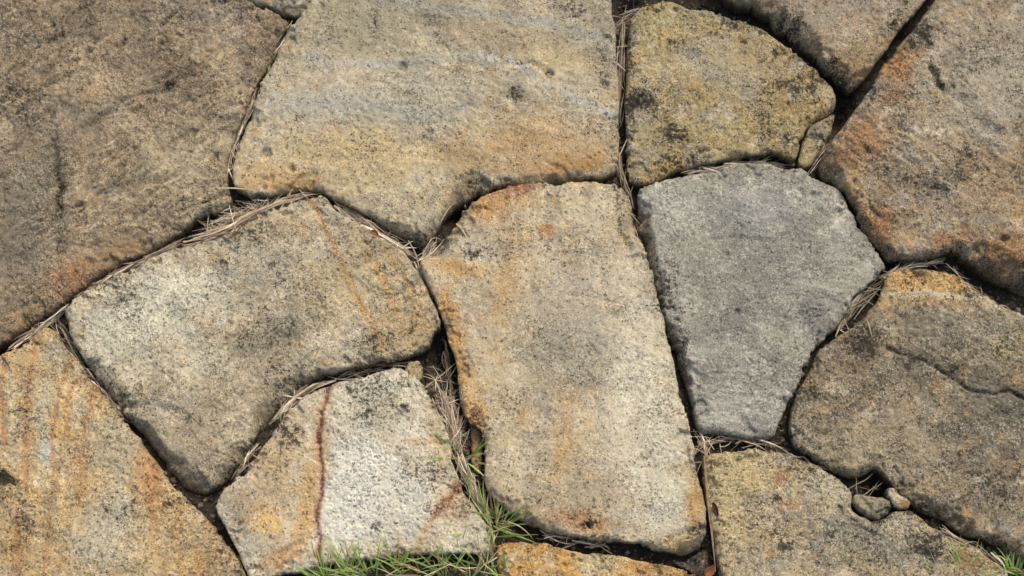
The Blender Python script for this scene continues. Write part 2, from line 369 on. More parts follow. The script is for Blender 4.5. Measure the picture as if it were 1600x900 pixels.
stone('broad cream slab with pale grey bands and small pits',
  [(486, 3), (474, 22), (452, 46), (437, 76), (431, 92), (420, 114), (406, 138), (396, 169), (384, 199), (371, 230), (363, 267), (364, 292), (385, 304), (410, 309), (440, 302), (470, 296), (500, 299), (534, 315), (567, 332),
   (605, 352), (633, 374), (656, 383), (670, 372), (682, 358), (690, 343), (708, 320), (736, 303), (770, 292), (837, 285), (905, 279), (940, 279), (962, 270), (965, 240), (966, 202), (964, 135), (961, 57), (955, 0), (948, -80), (880, -150), (700, -180), (560, -150), (510, -80)],
  chamf=((645, 372, 50, 20, 24), (725, 300, 50, 20, 24), (850, 285, 80, 10, 14)),
  h=9, tilt=(0, -1.0), r=12, rr=((720, 300, 60, 10), (640, 370, 40, 12), (480, 300, 60, 4)), rough=0.8, grain=0.6, aniso=(12, 90, 12, 2.0, 0.45), seed=17, mott=0.3,
  pal=((176, 162, 128), (194, 179, 144), (160, 150, 126)), pscale=150, dark=0.24, pale=0.3,
  blobs=((430, 275, 70, 26, 8, (206, 164, 92), 0.8), (560, 260, 120, 60, 10, (206, 176, 118), 0.6), (840, 232, 130, 50, 5, (192, 152, 96), 1.0), (560, 240, 110, 40, 5, (204, 172, 116), 0.8), (560, 60, 110, 40, 5, (158, 146, 112), 0.6), (900, 262, 60, 14, -5, (184, 130, 58), 0.8), (720, 265, 30, 40, 20, (172, 138, 84), 0.6),
         (620, 20, 150, 40, 5, (158, 146, 116), 0.6), (800, 60, 140, 40, 12, (164, 142, 104), 0.6), (860, 100, 60, 26, 15, (196, 168, 112), 0.6), (520, 170, 90, 30, 0, (176, 168, 152), 0.6), (650, 150, 90, 50, 10, (186, 174, 148), 0.6), (935, 40, 25, 60, 0, (140, 130, 108), 0.5)),
  streaks=(([(480, 95), (560, 106), (630, 104), (720, 92), (800, 100), (860, 140), (960, 186)], 7, (180, 173, 158), 0.85, 0.65), ([(600, 5), (680, 20), (780, 30), (870, 45), (960, 72)], 9, (165, 158, 144), 0.8, 0.65),
           ([(430, 160), (520, 165), (600, 175), (700, 190), (720, 175)], 12, (176, 169, 154), 0.65, 0.9), ([(380, 292), (440, 290), (500, 286)], 10, (190, 138, 70), 0.7, 0.5)),
  darks=((585, 50, 9, 42, 2, 0.5), (805, 150, 16, 14, 0, 0.6), (812, 105, 22, 8, 10, 0.5), (680, 70, 18, 14, -20, 0.3), (940, 120, 14, 40, 0, 0.3), (720, 288, 50, 14, -15, 0.35), (640, 372, 30, 12, 0, 0.4), (880, 20, 60, 20, 10, 0.2)),
  pits=((416, 243, 10, 7), (457, 267, 5, 7), (630, 110, 8, 7), (857, 121, 8, 6), (806, 150, 9, 3), (448, 235, 4, 3)),
  grooves=(([(820, 100), (860, 118)], 5, 4, 0.3), ([(700, 190), (712, 178), (740, 170)], 5, 3, 0.0)))

stone('tall tan slab stained orange along one long side',
  [(736, 317), (748, 308), (770, 299), (794, 293), (837, 288), (900, 286), (952, 287), (974, 294), (984, 310), (988, 335), (993, 364), (1009, 402), (1019, 440), (1031, 486), (1040, 523), (1049, 560), (1058, 598), (1067, 635), (1077, 673),
   (1084, 705), (1091, 749), (1099, 780), (1103, 808), (1102, 836), (1091, 855), (1072, 866), (1038, 862), (1000, 852), (978, 848), (940, 845), (900, 839), (864, 831), (827, 819), (789, 796), (764, 771), (757, 741), (756, 700), (750, 672), (728, 655),
   (720, 630), (715, 590), (706, 550), (697, 515), (686, 486), (676, 456), (662, 432), (653, 413), (668, 394), (690, 376), (710, 350), (722, 335)],
  chamf=((985, 345, 50, 20, 18), (690, 375, 55, 24, 20), (1085, 845, 50, 16, 20)),
  h=11, tilt=(0.4, -0.4), r=14, rr=((690, 380, 50, 16), (980, 330, 45, 14), (1085, 840, 45, 12), (860, 825, 60, 8)), rough=0.7, grain=0.65, aniso=(84, 110, 14, 1.0, 0.35), seed=29, mott=0.28,
  pal=((184, 164, 124), (200, 182, 144), (170, 154, 122)), pscale=140, dark=0.24, pale=0.4,
  blobs=((1000, 620, 70, 220, -8, (212, 198, 168), 0.8), (1040, 790, 50, 60, 0, (212, 198, 166), 0.7), (890, 540, 70, 100, 15, (158, 146, 122), 0.75), (880, 470, 70, 60, 0, (182, 166, 138), 0.6), (770, 320, 45, 30, -20, (196, 136, 56), 0.85), (810, 297, 30, 9, -3, (172, 92, 36), 0.9),
         (849, 361, 17, 13, 0, (188, 122, 50), 0.9), (715, 420, 50, 16, 12, (206, 152, 66), 0.85), (697, 475, 14, 30, 0, (204, 146, 60), 0.8), (716, 555, 14, 70, -3, (206, 150, 64), 0.85), (790, 430, 22, 80, 5, (196, 148, 80), 0.6), (735, 640, 26, 60, 0, (206, 152, 72), 0.8),
         (880, 680, 18, 90, 5, (196, 148, 84), 0.5), (1085, 790, 16, 50, 6, (196, 144, 62), 0.9), (1060, 850, 40, 12, 0, (190, 150, 74), 0.8), (905, 815, 60, 16, 10, (200, 132, 60), 0.7), (940, 285, 50, 10, 0, (190, 148, 80), 0.7), (690, 385, 25, 18, 40, (140, 126, 100), 0.7), (760, 395, 40, 22, 0, (176, 166, 144), 0.5),
         (1000, 340, 16, 40, -10, (170, 146, 100), 0.6), (930, 340, 50, 30, 0, (204, 184, 142), 0.6), (830, 780, 70, 26, 5, (176, 150, 112), 0.5)),
  streaks=(([(842, 620), (850, 660), (858, 720)], 6, (180, 170, 150), 0.5, 0.6),),
  darks=((1085, 835, 30, 12, -30, 0.45), (925, 820, 16, 8, 0, 0.6), (740, 690, 14, 50, 0, 0.3), (690, 385, 30, 18, 40, 0.3), (1025, 450, 12, 50, -15, 0.35), (970, 310, 10, 30, 0, 0.3), (800, 350, 20, 16, 0, 0.25)),
  grooves=(([(962, 300), (964, 340), (970, 370), (985, 395)], 6, 6, 0.35), ([(738, 650), (752, 668), (757, 690)], 5, 10, 0.4), ([(1040, 850), (1070, 836), (1100, 822)], 5, 6, 0.4)),
  pits=((735, 405, 10, 5), (745, 400, 5, 4)))

stone('grey slab without any yellow staining',
  [(992, 300), (1000, 291), (1019, 284), (1056, 275), (1090, 268), (1150, 260), (1200, 253), (1240, 258), (1262, 268), (1272, 282), (1300, 287), (1315, 299), (1323, 321), (1338, 351), (1360, 381), (1382, 406), (1383, 419), (1362, 439), (1338, 460), (1321, 488), (1308, 511), (1285, 532),
   (1264, 556), (1248, 592), (1236, 617), (1226, 640), (1218, 660), (1213, 680), (1202, 687), (1181, 684), (1151, 679), (1113, 677), (1096, 678), (1088, 668), (1081, 628), (1073, 590), (1060, 560), (1046, 525), (1034, 483), (1019, 430), (1008, 374), (998, 336)],
  chamf=((1015, 390, 90, 16, 24), (1060, 560, 90, 14, 22)),
  h=6, tilt=(0.4, 0.6), r=13, rr=((1010, 400, 90, 12), (1070, 600, 80, 10), (1180, 680, 50, 8)), rough=0.75, aniso=(6, 60, 8, 2.2, 0.22), seed=41, mott=0.3, grain=0.65, wear=1.0, wearcol=(150, 146, 130),
  pal=((143, 139, 123), (160, 155, 137), (126, 123, 109)), pscale=100, dark=0.14, pale=0.45,
  blobs=((1180, 440, 90, 100, 0, (124, 120, 107), 0.6), (1330, 380, 40, 40, 0, (164, 160, 144), 0.6), (1060, 310, 70, 28, -10, (172, 167, 150), 0.6), (1090, 440, 60, 50, 0, (160, 150, 132), 0.4), (1270, 490, 40, 30, 0, (124, 122, 116), 0.6), (1180, 330, 80, 40, 0, (150, 148, 142), 0.5), (1130, 640, 60, 40, 0, (164, 160, 146), 0.5)),
  grooves=(([(1100, 380), (1150, 372), (1210, 384)], 3, 2.5, 0.1), ([(1180, 470), (1240, 462), (1300, 470)], 3, 2.5, 0.1), ([(1250, 300), (1290, 340), (1300, 380)], 4, 3, 0.15)),
  darks=((1040, 430, 26, 60, -15, 0.3), (1060, 520, 14, 90, -15, 0.3), (1270, 490, 40, 26, 0, 0.15)), pales=((1060, 330, 60, 40, 0, 0.25), (1290, 300, 40, 30, 0, 0.3), (1200, 600, 80, 60, 0, 0.2)),
  pits=((1135, 399, 4, 4), (1151, 490, 5, 5), (1245, 466, 4, 3)))

stone('rounded olive-yellow stone with a chipped corner and black specks',
  [(984, 30), (1000, 15), (1019, 5), (1045, -1), (1071, 9), (1086, 15), (1131, 23), (1180, 41), (1214, 60), (1240, 81), (1278, 113), (1300, 135), (1309, 154), (1306, 170), (1284, 182), (1263, 194), (1250, 220), (1243, 249), (1236, 251), (1212, 238), (1195, 240), (1165, 244), (1124, 250), (1094, 256), (1056, 267),
   (1019, 282), (1000, 288), (985, 284), (978, 262), (977, 230), (979, 200), (977, 152), (978, 84)],
  h=5, tilt=(0.5, -0.5), r=14, rr=((1300, 180, 50, 12), (985, 270, 40, 8)), rough=1.0, seed=53, mott=0.4,
  pal=((168, 146, 92), (180, 158, 104), (156, 146, 120)), pscale=90, dark=0.38, pale=0.36,
  blobs=((1120, 110, 70, 40, 20, (158, 148, 124), 0.6), (1060, 30, 60, 26, 0, (156, 146, 100), 0.5), (1000, 190, 30, 40, 0, (150, 142, 118), 0.5), (1190, 90, 60, 30, 40, (172, 140, 88), 0.6), (1060, 215, 80, 20, 0, (174, 150, 88), 0.7), (1270, 220, 16, 30, 20, (160, 144, 102), 0.6), (1200, 200, 60, 30, 0, (176, 150, 90), 0.5)),
  darks=((1050, 70, 16, 12, 0, 0.5), (1005, 160, 22, 18, 0, 0.6), (1065, 215, 26, 12, 10, 0.5), (1110, 120, 60, 24, 20, 0.2), (1250, 150, 40, 30, 30, 0.35), (985, 150, 8, 80, 0, 0.4), (1230, 220, 14, 20, 0, 0.4)),
    pits=((1116, 172, 5, 4), (1210, 85, 5, 5), (1160, 68, 5, 5), (1230, 165, 4, 4)))

stone('wedge-shaped tan stone with a pointed end',
  [(1112, -30), (1134, -2), (1158, 6), (1180, 14), (1208, 28), (1222, 44), (1250, 66), (1266, 84), (1294, 115), (1310, 131), (1325, 144), (1338, 137), (1360, 112), (1390, 71), (1417, 34), (1439, 11), (1450, -2), (1480, -40), (1440, -150), (1300, -200), (1170, -150)],
  chamf=((1180, 10, 70, 22, 34), (1245, 65, 60, 22, 34), (1310, 125, 45, 16, 24)),
  h=22, tilt=(0, -1), r=12, rr=((1230, 50, 60, 8), (1325, 130, 40, 8)), rough=1.0, seed=67, mott=0.35,
  pal=((160, 136, 100), (170, 148, 112), (148, 134, 114)), pscale=90, dark=0.33, pale=0.35,
  blobs=((1320, 110, 40, 26, 0, (164, 126, 72), 0.7), (1270, 40, 60, 26, 20, (168, 150, 122), 0.6), (1340, 20, 60, 30, 0, (166, 146, 120), 0.6)),
  darks=((1390, 45, 20, 18, 0, 0.4), (1230, 50, 20, 30, 30, 0.4), (1300, 118, 30, 16, 30, 0.3)))

stone('massive rust-stained brown boulder with dark blotches',
  [(1460, 0), (1447, 23), (1428, 49), (1394, 83), (1373, 113), (1354, 146), (1332, 176), (1310, 208), (1288, 233), (1278, 260), (1286, 274), (1300, 281), (1319, 300), (1331, 320), (1337, 343), (1354, 370), (1375, 390), (1388, 409), (1420, 406), (1462, 400), (1490, 391), (1514, 404), (1544, 420), (1571, 436), (1600, 452),
   (1640, 475), (1690, 480), (1780, 420), (1850, 260), (1860, 60), (1780, -100), (1620, -120), (1500, -60)],
  chamf=((1560, 430, 90, 26, 40), (1640, 470, 80, 26, 40), (1295, 265, 40, 16, 22), (1360, 385, 50, 12, 18)),
  h=20, tilt=(-0.6, 0.4), r=14, rr=((1300, 270, 60, 12), (1560, 430, 80, 14), (1370, 380, 50, 8)), rough=1.2, aniso=(38, 70, 14, 4.5, 0.45), seed=71, mott=0.42,
  pal=((152, 128, 92), (166, 147, 114), (146, 138, 120)), pscale=110, dark=0.35, pale=0.33,
  blobs=((1395, 118, 30, 30, -40, (182, 122, 50), 1.0), (1425, 95, 14, 10, 0, (182, 122, 52), 0.9), (1390, 160, 18, 10, 0, (160, 106, 54), 0.8), (1345, 225, 40, 32, 0, (166, 116, 60), 0.9), (1310, 250, 30, 24, 0, (136, 84, 44), 0.7), (1365, 370, 45, 22, 30, (162, 108, 54), 0.9), (1375, 345, 22, 18, 0, (168, 114, 56), 0.8),
         (1575, 400, 45, 28, 20, (166, 112, 56), 0.85), (1480, 380, 40, 14, -10, (166, 110, 54), 0.7), (1550, 120, 110, 110, 20, (172, 158, 132), 0.8), (1520, 60, 60, 50, 0, (164, 140, 110), 0.5), (1440, 300, 50, 30, 30, (150, 134, 118), 0.5), (1560, 300, 50, 40, 0, (170, 136, 92), 0.5)),
  darks=((1440, 62, 20, 20, 0, 0.6), (1458, 128, 8, 26, -25, 0.6), (1564, 378, 9, 8, 0, 0.8), (1400, 280, 60, 20, 20, 0.25), (1490, 260, 30, 50, -30, 0.3), (1350, 395, 30, 14, 20, 0.4), (1597, 420, 10, 20, 0, 0.6), (1430, 270, 24, 30, 0, 0.25), (1470, 400, 20, 8, 0, 0.4)),
  grooves=(([(1450, 115), (1460, 140), (1472, 152)], 5, 6, 0.3), ([(1345, 238), (1380, 256), (1395, 262)], 5, 5, 0.2), ([(1480, 150), (1540, 210), (1600, 230)], 9, 5, 0.1)),
  pits=((1564, 379, 7, 5),))

stone('cracked dark greyish-brown slab with a yellow banded tip',
  [(1384, 432), (1392, 425), (1428, 418), (1469, 422), (1499, 430), (1518, 448), (1544, 464), (1563, 479), (1600, 492), (1660, 510), (1760, 540), (1820, 680), (1780, 840), (1680, 900), (1610, 880), (1584, 871), (1570, 852), (1548, 842), (1521, 836), (1497, 826), (1477, 808), (1446, 797),
   (1419, 782), (1398, 763), (1380, 742), (1367, 731), (1355, 737), (1332, 744), (1302, 737), (1272, 719), (1249, 704), (1236, 682), (1233, 651), (1243, 624), (1257, 592), (1266, 570), (1280, 548), (1300, 527), (1316, 517), (1339, 503), (1374, 467), (1381, 448)],
  chamf=((1330, 735, 60, 12, 18), (1480, 815, 80, 18, 26), (1570, 850, 50, 20, 20)),
  h=5, tilt=(0.5, 0), r=12, rr=((1330, 520, 50, 10), (1240, 670, 50, 10), (1560, 850, 50, 8)), rough=1.0, aniso=(28, 80, 14, 2.0, 0.4), seed=83, mott=0.34,
  pal=((138, 122, 93), (154, 138, 106), (112, 104, 86)), pscale=120, dark=0.4, pale=0.36,
  blobs=((1450, 445, 115, 24, 3, (216, 164, 82), 1.0), (1560, 545, 18, 30, -35, (190, 168, 118), 0.95), (1585, 550, 14, 14, 0, (186, 164, 116), 0.8), (1500, 520, 80, 30, 0, (136, 128, 108), 0.6), (1340, 700, 90, 30, 10, (166, 148, 112), 0.7), (1550, 640, 70, 80, 0, (112, 104, 86), 0.7), (1320, 560, 50, 40, 0, (132, 110, 78), 0.6), (1560, 850, 30, 14, 20, (146, 116, 66), 0.7), (1420, 580, 60, 40, 20, (120, 106, 80), 0.5), (1440, 690, 70, 26, 35, (160, 142, 110), 0.5)),
  streaks=(([(1385, 462), (1450, 462), (1530, 470)], 6, (196, 184, 150), 0.8, 0.4), ([(1395, 475), (1460, 478), (1540, 476)], 5, (188, 140, 66), 0.6, 0.5), ([(1450, 720), (1500, 750), (1560, 790)], 12, (164, 146, 116), 0.5, 0.5)),
  darks=((1350, 530, 40, 26, 0, 0.35), (1400, 590, 50, 40, 0, 0.2), (1560, 760, 60, 60, 0, 0.15), (1410, 560, 20, 20, 0, 0.2)),
  grooves=(([(1385, 545), (1410, 556), (1445, 566), (1480, 588), (1515, 612), (1550, 618), (1575, 612), (1600, 626), (1640, 640)], 3.2, 8, 0.45), ([(1540, 838), (1560, 846), (1572, 860)], 5, 7, 0.3)),
  bumps=((1530, 540, 90, 60, 20, 4),))

stone('speckled yellow and grey slab with a pebble in its notch',
  [(1097, 711), (1113, 705), (1151, 700), (1181, 697), (1212, 702), (1234, 709), (1264, 722), (1295, 739), (1321, 756), (1332, 772), (1331, 794), (1342, 806), (1358, 812), (1380, 812), (1393, 799), (1412, 796), (1435, 806), (1461, 824), (1491, 843), (1529, 858), (1555, 877), (1574, 892), (1585, 930), (1560, 1010), (1420, 1060), (1250, 1050), (1140, 990),
   (1125, 900), (1118, 862), (1111, 817), (1102, 764), (1095, 728)],
  h=4, tilt=(0.2, 0.2), r=13, rr=((1540, 880, 50, 14), (1110, 715, 40, 6)), rough=1.05, seed=97, mott=0.5,
  pal=((168, 148, 106), (184, 164, 122), (134, 124, 102)), pscale=80, dark=0.36, pale=0.55,
  blobs=((1150, 740, 60, 40, 0, (196, 168, 100), 0.85), (1130, 800, 30, 60, 0, (198, 170, 104), 0.8), (1350, 840, 120, 40, 10, (132, 124, 106), 0.7), (1300, 770, 40, 30, 30, (182, 168, 134), 0.7), (1200, 880, 60, 30, 0, (158, 144, 112), 0.6), (1520, 880, 40, 20, 20, (150, 116, 62), 0.8), (1218, 750, 14, 14, 0, (174, 112, 48), 0.7), (1400, 820, 30, 14, 0, (176, 160, 128), 0.6), (1230, 790, 20, 14, 0, (180, 124, 60), 0.6), (1203, 868, 10, 8, 0, (180, 124, 60), 0.6)),
  darks=((1213, 779, 10, 8, 0, 0.8), (1226, 856, 14, 10, 0, 0.5), (1440, 850, 40, 20, 10, 0.5), (1330, 870, 120, 30, 0, 0.2), (1330, 830, 60, 20, 0, 0.2)))

stone('light tan slab with a thin orange vein and shaded lower point',
  [(101, 488), (111, 473), (135, 457), (169, 437), (202, 423), (243, 400), (287, 384), (337, 378), (371, 363), (405, 339), (439, 322), (472, 309), (498, 306), (514, 315), (522, 328), (547, 337), (578, 362), (611, 383), (635, 399), (648, 416), (659, 440), (672, 467), (684, 487), (687, 512), (676, 532), (668, 547), (642, 556), (584, 569), (534, 578), (500, 586),
   (470, 600), (446, 624), (418, 652), (395, 681), (376, 711), (357, 738), (340, 758), (320, 770), (300, 766), (280, 754), (256, 728), (231, 692), (206, 662), (180, 632), (153, 598), (135, 572), (119, 542), (107, 515)],
  chamf=((165, 600, 60, 22, 30), (225, 690, 60, 26, 36), (290, 745, 60, 30, 42), (440, 630, 70, 26, 34), (370, 730, 50, 18, 26)),
  h=10, tilt=(0, -0.5), r=13, rr=((230, 700, 70, 20), (310, 750, 45, 18), (430, 640, 70, 16), (140, 570, 50, 12), (520, 580, 60, 4)), rough=1.05, aniso=(-32, 90, 15, 2.4, 0.4), seed=103, mott=0.38,
  pal=((178, 161, 124), (194, 179, 144), (152, 140, 112)), pscale=120, dark=0.33, pale=0.42,
  blobs=((250, 480, 120, 60, -20, (214, 202, 172), 0.9), (180, 540, 60, 40, 0, (206, 194, 162), 0.8), (330, 570, 60, 30, 0, (200, 186, 152), 0.6), (440, 520, 90, 34, -35, (138, 126, 100), 0.75), (420, 430, 70, 26, -35, (150, 140, 116), 0.5), (560, 440, 80, 70, 20, (196, 168, 114), 0.6), (640, 520, 50, 40, 0, (194, 156, 92), 0.7), (300, 690, 90, 60, 30, (164, 144, 112), 0.7), (400, 400, 60, 30, 0, (172, 160, 130), 0.5), (540, 335, 20, 12, 0, (200, 196, 180), 0.7), (600, 390, 40, 20, 30, (176, 140, 92), 0.5), (450, 360, 50, 24, -10, (178, 146, 96), 0.5), (430, 600, 60, 40, 0, (176, 154, 116), 0.5)),
  streaks=(([(484, 312), (505, 350), (530, 405)], 3.5, (196, 126, 44), 0.9, 0.3), ([(530, 405), (550, 450), (575, 500), (600, 545)], 6, (200, 142, 64), 0.85, 0.6), ([(575, 400), (600, 440), (620, 490)], 6, (196, 146, 74), 0.8, 0.6), ([(610, 400), (640, 450), (655, 510)], 7, (194, 146, 76), 0.7, 0.6)),
  darks=((420, 520, 70, 36, 10, 0.2), (350, 420, 30, 20, 0, 0.15), (600, 530, 50, 14, -10, 0.25), (360, 740, 30, 20, 0, 0.2), (350, 372, 60, 10, -10, 0.25)),
  grooves=(([(190, 640), (240, 634), (290, 650)], 6, 4, 0.1), ([(340, 480), (365, 490)], 5, 3, 0.1), ([(170, 580), (205, 640), (270, 720), (318, 756)], 6, 3, 0.15)))

stone('golden slab with long upright rust streaks',
  [(-60, 570), (0, 556), (20, 548), (34, 541), (57, 518), (74, 511), (89, 518), (101, 541), (121, 565), (135, 585), (151, 604), (174, 630), (197, 660), (223, 694), (242, 721), (265, 755), (295, 781), (317, 804), (336, 827), (358, 856), (377, 882), (386, 903), (400, 960), (360, 1050), (200, 1100), (0, 1080), (-140, 980), (-180, 800), (-150, 640)],
  h=4, tilt=(0, 0), r=9, rr=((340, 850, 60, 10), (60, 525, 40, 6)), rough=1.0, aniso=(-82, 110, 13, 2.0, 0.35), seed=113, mott=0.4,
  pal=((194, 160, 98), (204, 176, 122), (172, 152, 114)), pscale=90, dark=0.32, pale=0.42,
  blobs=((230, 740, 26, 60, -8, (196, 128, 54), 0.75), (330, 860, 40, 60, -20, (170, 132, 74), 0.6), (250, 860, 60, 60, 0, (198, 164, 104), 0.6), (160, 830, 50, 70, 0, (190, 178, 150), 0.8), (185, 700, 36, 60, 0, (200, 182, 140), 0.7), (70, 640, 14, 50, 0, (204, 186, 142), 0.7), (20, 640, 12, 60, 0, (200, 178, 130), 0.6), (75, 710, 14, 26, 0, (204, 196, 176), 0.8), (95, 560, 30, 26, 0, (176, 164, 134), 0.6), (170, 720, 40, 50, 0, (180, 160, 122), 0.5), (40, 860, 60, 50, 0, (186, 146, 84), 0.6), (120, 780, 40, 60, 0, (194, 152, 84), 0.5)),
  streaks=(([(60, 520), (50, 580), (44, 650), (46, 700), (42, 760)], 5, (188, 128, 60), 0.8, 0.4), ([(112, 560), (96, 610), (84, 680), (86, 740), (80, 800), (72, 890)], 4.2, (194, 136, 66), 0.8, 0.4), ([(150, 600), (138, 650), (128, 720), (126, 790)], 6, (186, 126, 60), 0.8, 0.4),
           ([(125, 590), (104, 640), (108, 680)], 4, (190, 128, 58), 0.85, 0.5), ([(8, 560), (4, 620), (10, 700)], 7, (180, 112, 52), 0.6, 0.5), ([(242, 720), (240, 780), (244, 850)], 7, (192, 126, 56), 0.6, 0.6), ([(310, 860), (312, 900)], 8, (200, 140, 60), 0.6, 0.5), ([(30, 800), (32, 900)], 8, (176, 112, 52), 0.6, 0.6), ([(280, 780), (276, 840), (290, 900)], 6, (196, 140, 66), 0.5, 0.6)),
  darks=((5, 745, 20, 12, 20, 0.7), (340, 850, 20, 50, -25, 0.25), (40, 820, 20, 30, 0, 0.25), (190, 790, 40, 30, 0, 0.15)),
  grooves=(([(-20, 738), (8, 748), (24, 756)], 8, 9, 0.5), ([(45, 835), (75, 842)], 5, 5, 0.1)))

stone('whitish slab crossed by a dark red-brown vein',
  [(337, 797), (341, 776), (357, 757), (387, 731), (403, 707), (425, 675), (447, 645), (470, 622), (496, 611), (515, 604), (527, 597), (542, 593), (564, 591), (595, 581), (625, 574), (647, 584), (659, 599), (666, 618), (678, 643), (691, 660), (701, 688), (706, 722), (715, 745), (724, 764), (742, 792), (757, 820), (764, 847), (766, 866),
   (740, 868), (700, 866), (620, 868), (540, 876), (480, 888), (420, 902), (391, 906), (376, 866), (357, 836)],
  h=7, tilt=(0, 0), r=10, rr=((660, 600, 40, 8), (720, 790, 50, 8)), rough=0.6, grain=0.4, seed=131, mott=0.24,
  pal=((206, 192, 158), (216, 206, 180), (194, 182, 150)), pscale=70, dark=0.22, wear=0.6, pale=0.45,
  blobs=((560, 770, 64, 90, 10, (224, 216, 198), 1.0), (640, 790, 50, 60, -20, (214, 204, 182), 0.8), (440, 640, 40, 26, -40, (214, 200, 172), 0.7), (430, 760, 60, 60, 0, (196, 158, 104), 0.7), (416, 816, 28, 32, -40, (226, 172, 72), 1.0), (478, 800, 18, 70, 10, (214, 166, 86), 0.95), (440, 870, 40, 24, -20, (200, 146, 76), 0.95), (400, 850, 40, 30, 0, (176, 162, 134), 0.6), (375, 790, 40, 30, 0, (158, 132, 100), 0.6),
         (590, 650, 55, 40, 0, (176, 164, 132), 0.5), (440, 700, 50, 70, 30, (196, 160, 108), 0.75), (690, 700, 24, 60, -10, (200, 170, 120), 0.6), (715, 800, 28, 34, 0, (176, 136, 94), 0.7), (500, 700, 20, 60, 0, (206, 158, 92), 0.5), (745, 840, 24, 24, 0, (200, 188, 158), 0.7), (640, 870, 40, 14, 0, (196, 156, 100), 0.6), (600, 612, 40, 16, 0, (204, 196, 160), 0.6)),
  streaks=(([(516, 603), (511, 625), (503, 645), (505, 668), (500, 690), (504, 730), (505, 760), (498, 790), (495, 815), (500, 845), (500, 885)], 7, (200, 130, 66), 0.6, 0.2), ([(516, 603), (511, 625), (503, 645), (505, 668), (500, 690), (504, 730), (505, 760), (498, 790), (495, 815), (500, 845), (500, 885)], 2.5, (122, 66, 38), 1.0, 0.25),
           ([(720, 758), (706, 778), (690, 794), (676, 812), (664, 834), (654, 856), (646, 880)], 8, (206, 150, 86), 0.7, 0.3), ([(720, 758), (706, 778), (690, 794), (676, 812)], 4.5, (140, 74, 42), 0.85, 0.2), ([(640, 692), (690, 694)], 6, (206, 156, 96), 0.6, 0.5)),
  darks=((455, 680, 34, 26, 0, 0.5), (430, 740, 50, 36, 0, 0.3), (580, 640, 50, 30, 0, 0.22), (370, 795, 30, 24, 0, 0.3), (690, 740, 24, 40, 0, 0.3), (590, 822, 9, 11, 0, 0.8), (600, 640, 60, 36, 0, 0.28), (640, 740, 36, 22, -20, 0.28), (555, 700, 24, 16, 0, 0.2), (680, 800, 20, 14, 0, 0.4), (620, 820, 6, 5, 0, 0.6), (725, 785, 16, 26, 0, 0.4), (650, 600, 20, 14, 0, 0.3), (700, 660, 12, 20, 0, 0.3), (720, 872, 30, 8, 0, 0.5)),
  grooves=(([(516, 603), (511, 625), (503, 645), (505, 668), (500, 690), (504, 730), (505, 760), (498, 790), (495, 815), (500, 845), (500, 885)], 3.0, 6.0, 0.0), ([(470, 850), (450, 862), (440, 870)], 5, 5, 0.2), ([(720, 758), (706, 778), (690, 794)], 4, 4, 0.1)),
  bumps=((600, 740, 100, 150, 0, 4),))

stone('orange-yellow stone at the lower edge',
  [(775, 853), (789, 848), (827, 844), (857, 848), (902, 862), (959, 866), (997, 874), (1040, 881), (1070, 888), (1088, 900), (1096, 930), (1070, 980), (980, 1020), (850, 1010), (790, 960), (780, 905)],
  h=-2, r=10, rr=((1070, 890, 40, 8),), seed=139, mott=0.34, pal=((200, 148, 60), (208, 160, 78), (204, 182, 130)), pscale=70, dark=0.3, pale=0.3,
  blobs=((930, 880, 40, 20, 0, (208, 190, 140), 0.7), (1050, 890, 40, 12, 0, (190, 140, 60), 0.7)))

# small stones wedged in the joints
stone('small split-off corner chip beside the rounded olive-yellow stone', [(1305, 173), (1285, 184), (1265, 196), (1253, 220), (1247, 252), (1256, 262), (1268, 258), (1284, 233), (1298, 207)], h=0, r=9, seed=149, skirt=60, pal=((158, 142, 98), (174, 156, 110)), dark=0.4, warp=0.5)
stone('small broken yellow stone wedged beside the tall tan slab', [(733, 650), (747, 652), (755, 672), (754, 705), (749, 738), (740, 734), (735, 700), (732, 672)], h=-14, r=7, seed=151, skirt=40, pal=((170, 132, 70), (186, 150, 88)), dark=0.5, warp=0.8)
stone('dark wet stone wedged beside the dry brown leaf', [(1052, 878), (1075, 872), (1092, 862), (1105, 852), (1111, 868), (1110, 892), (1100, 902), (1084, 893)], h=-14, r=8, seed=157, skirt=40, pal=((66, 64, 60), (88, 85, 78)), dark=0.5, warp=0.8)
stone('small yellow stone on the corner of the whitish slab', [(632, 577), (640, 566), (654, 564), (661, 575), (660, 592), (650, 596), (638, 588)], h=2, r=7, seed=163, skirt=50, pal=((176, 156, 96), (188, 170, 116)), dark=0.4, warp=0.6)
stone('dark mossy stone deep in the open joint', [(662, 566), (676, 556), (692, 566), (696, 588), (690, 612), (676, 630), (668, 618), (662, 595)], h=-26, r=10, seed=167, skirt=34, pal=((60, 60, 46), (76, 74, 58)), dark=0.55, warp=0.7)

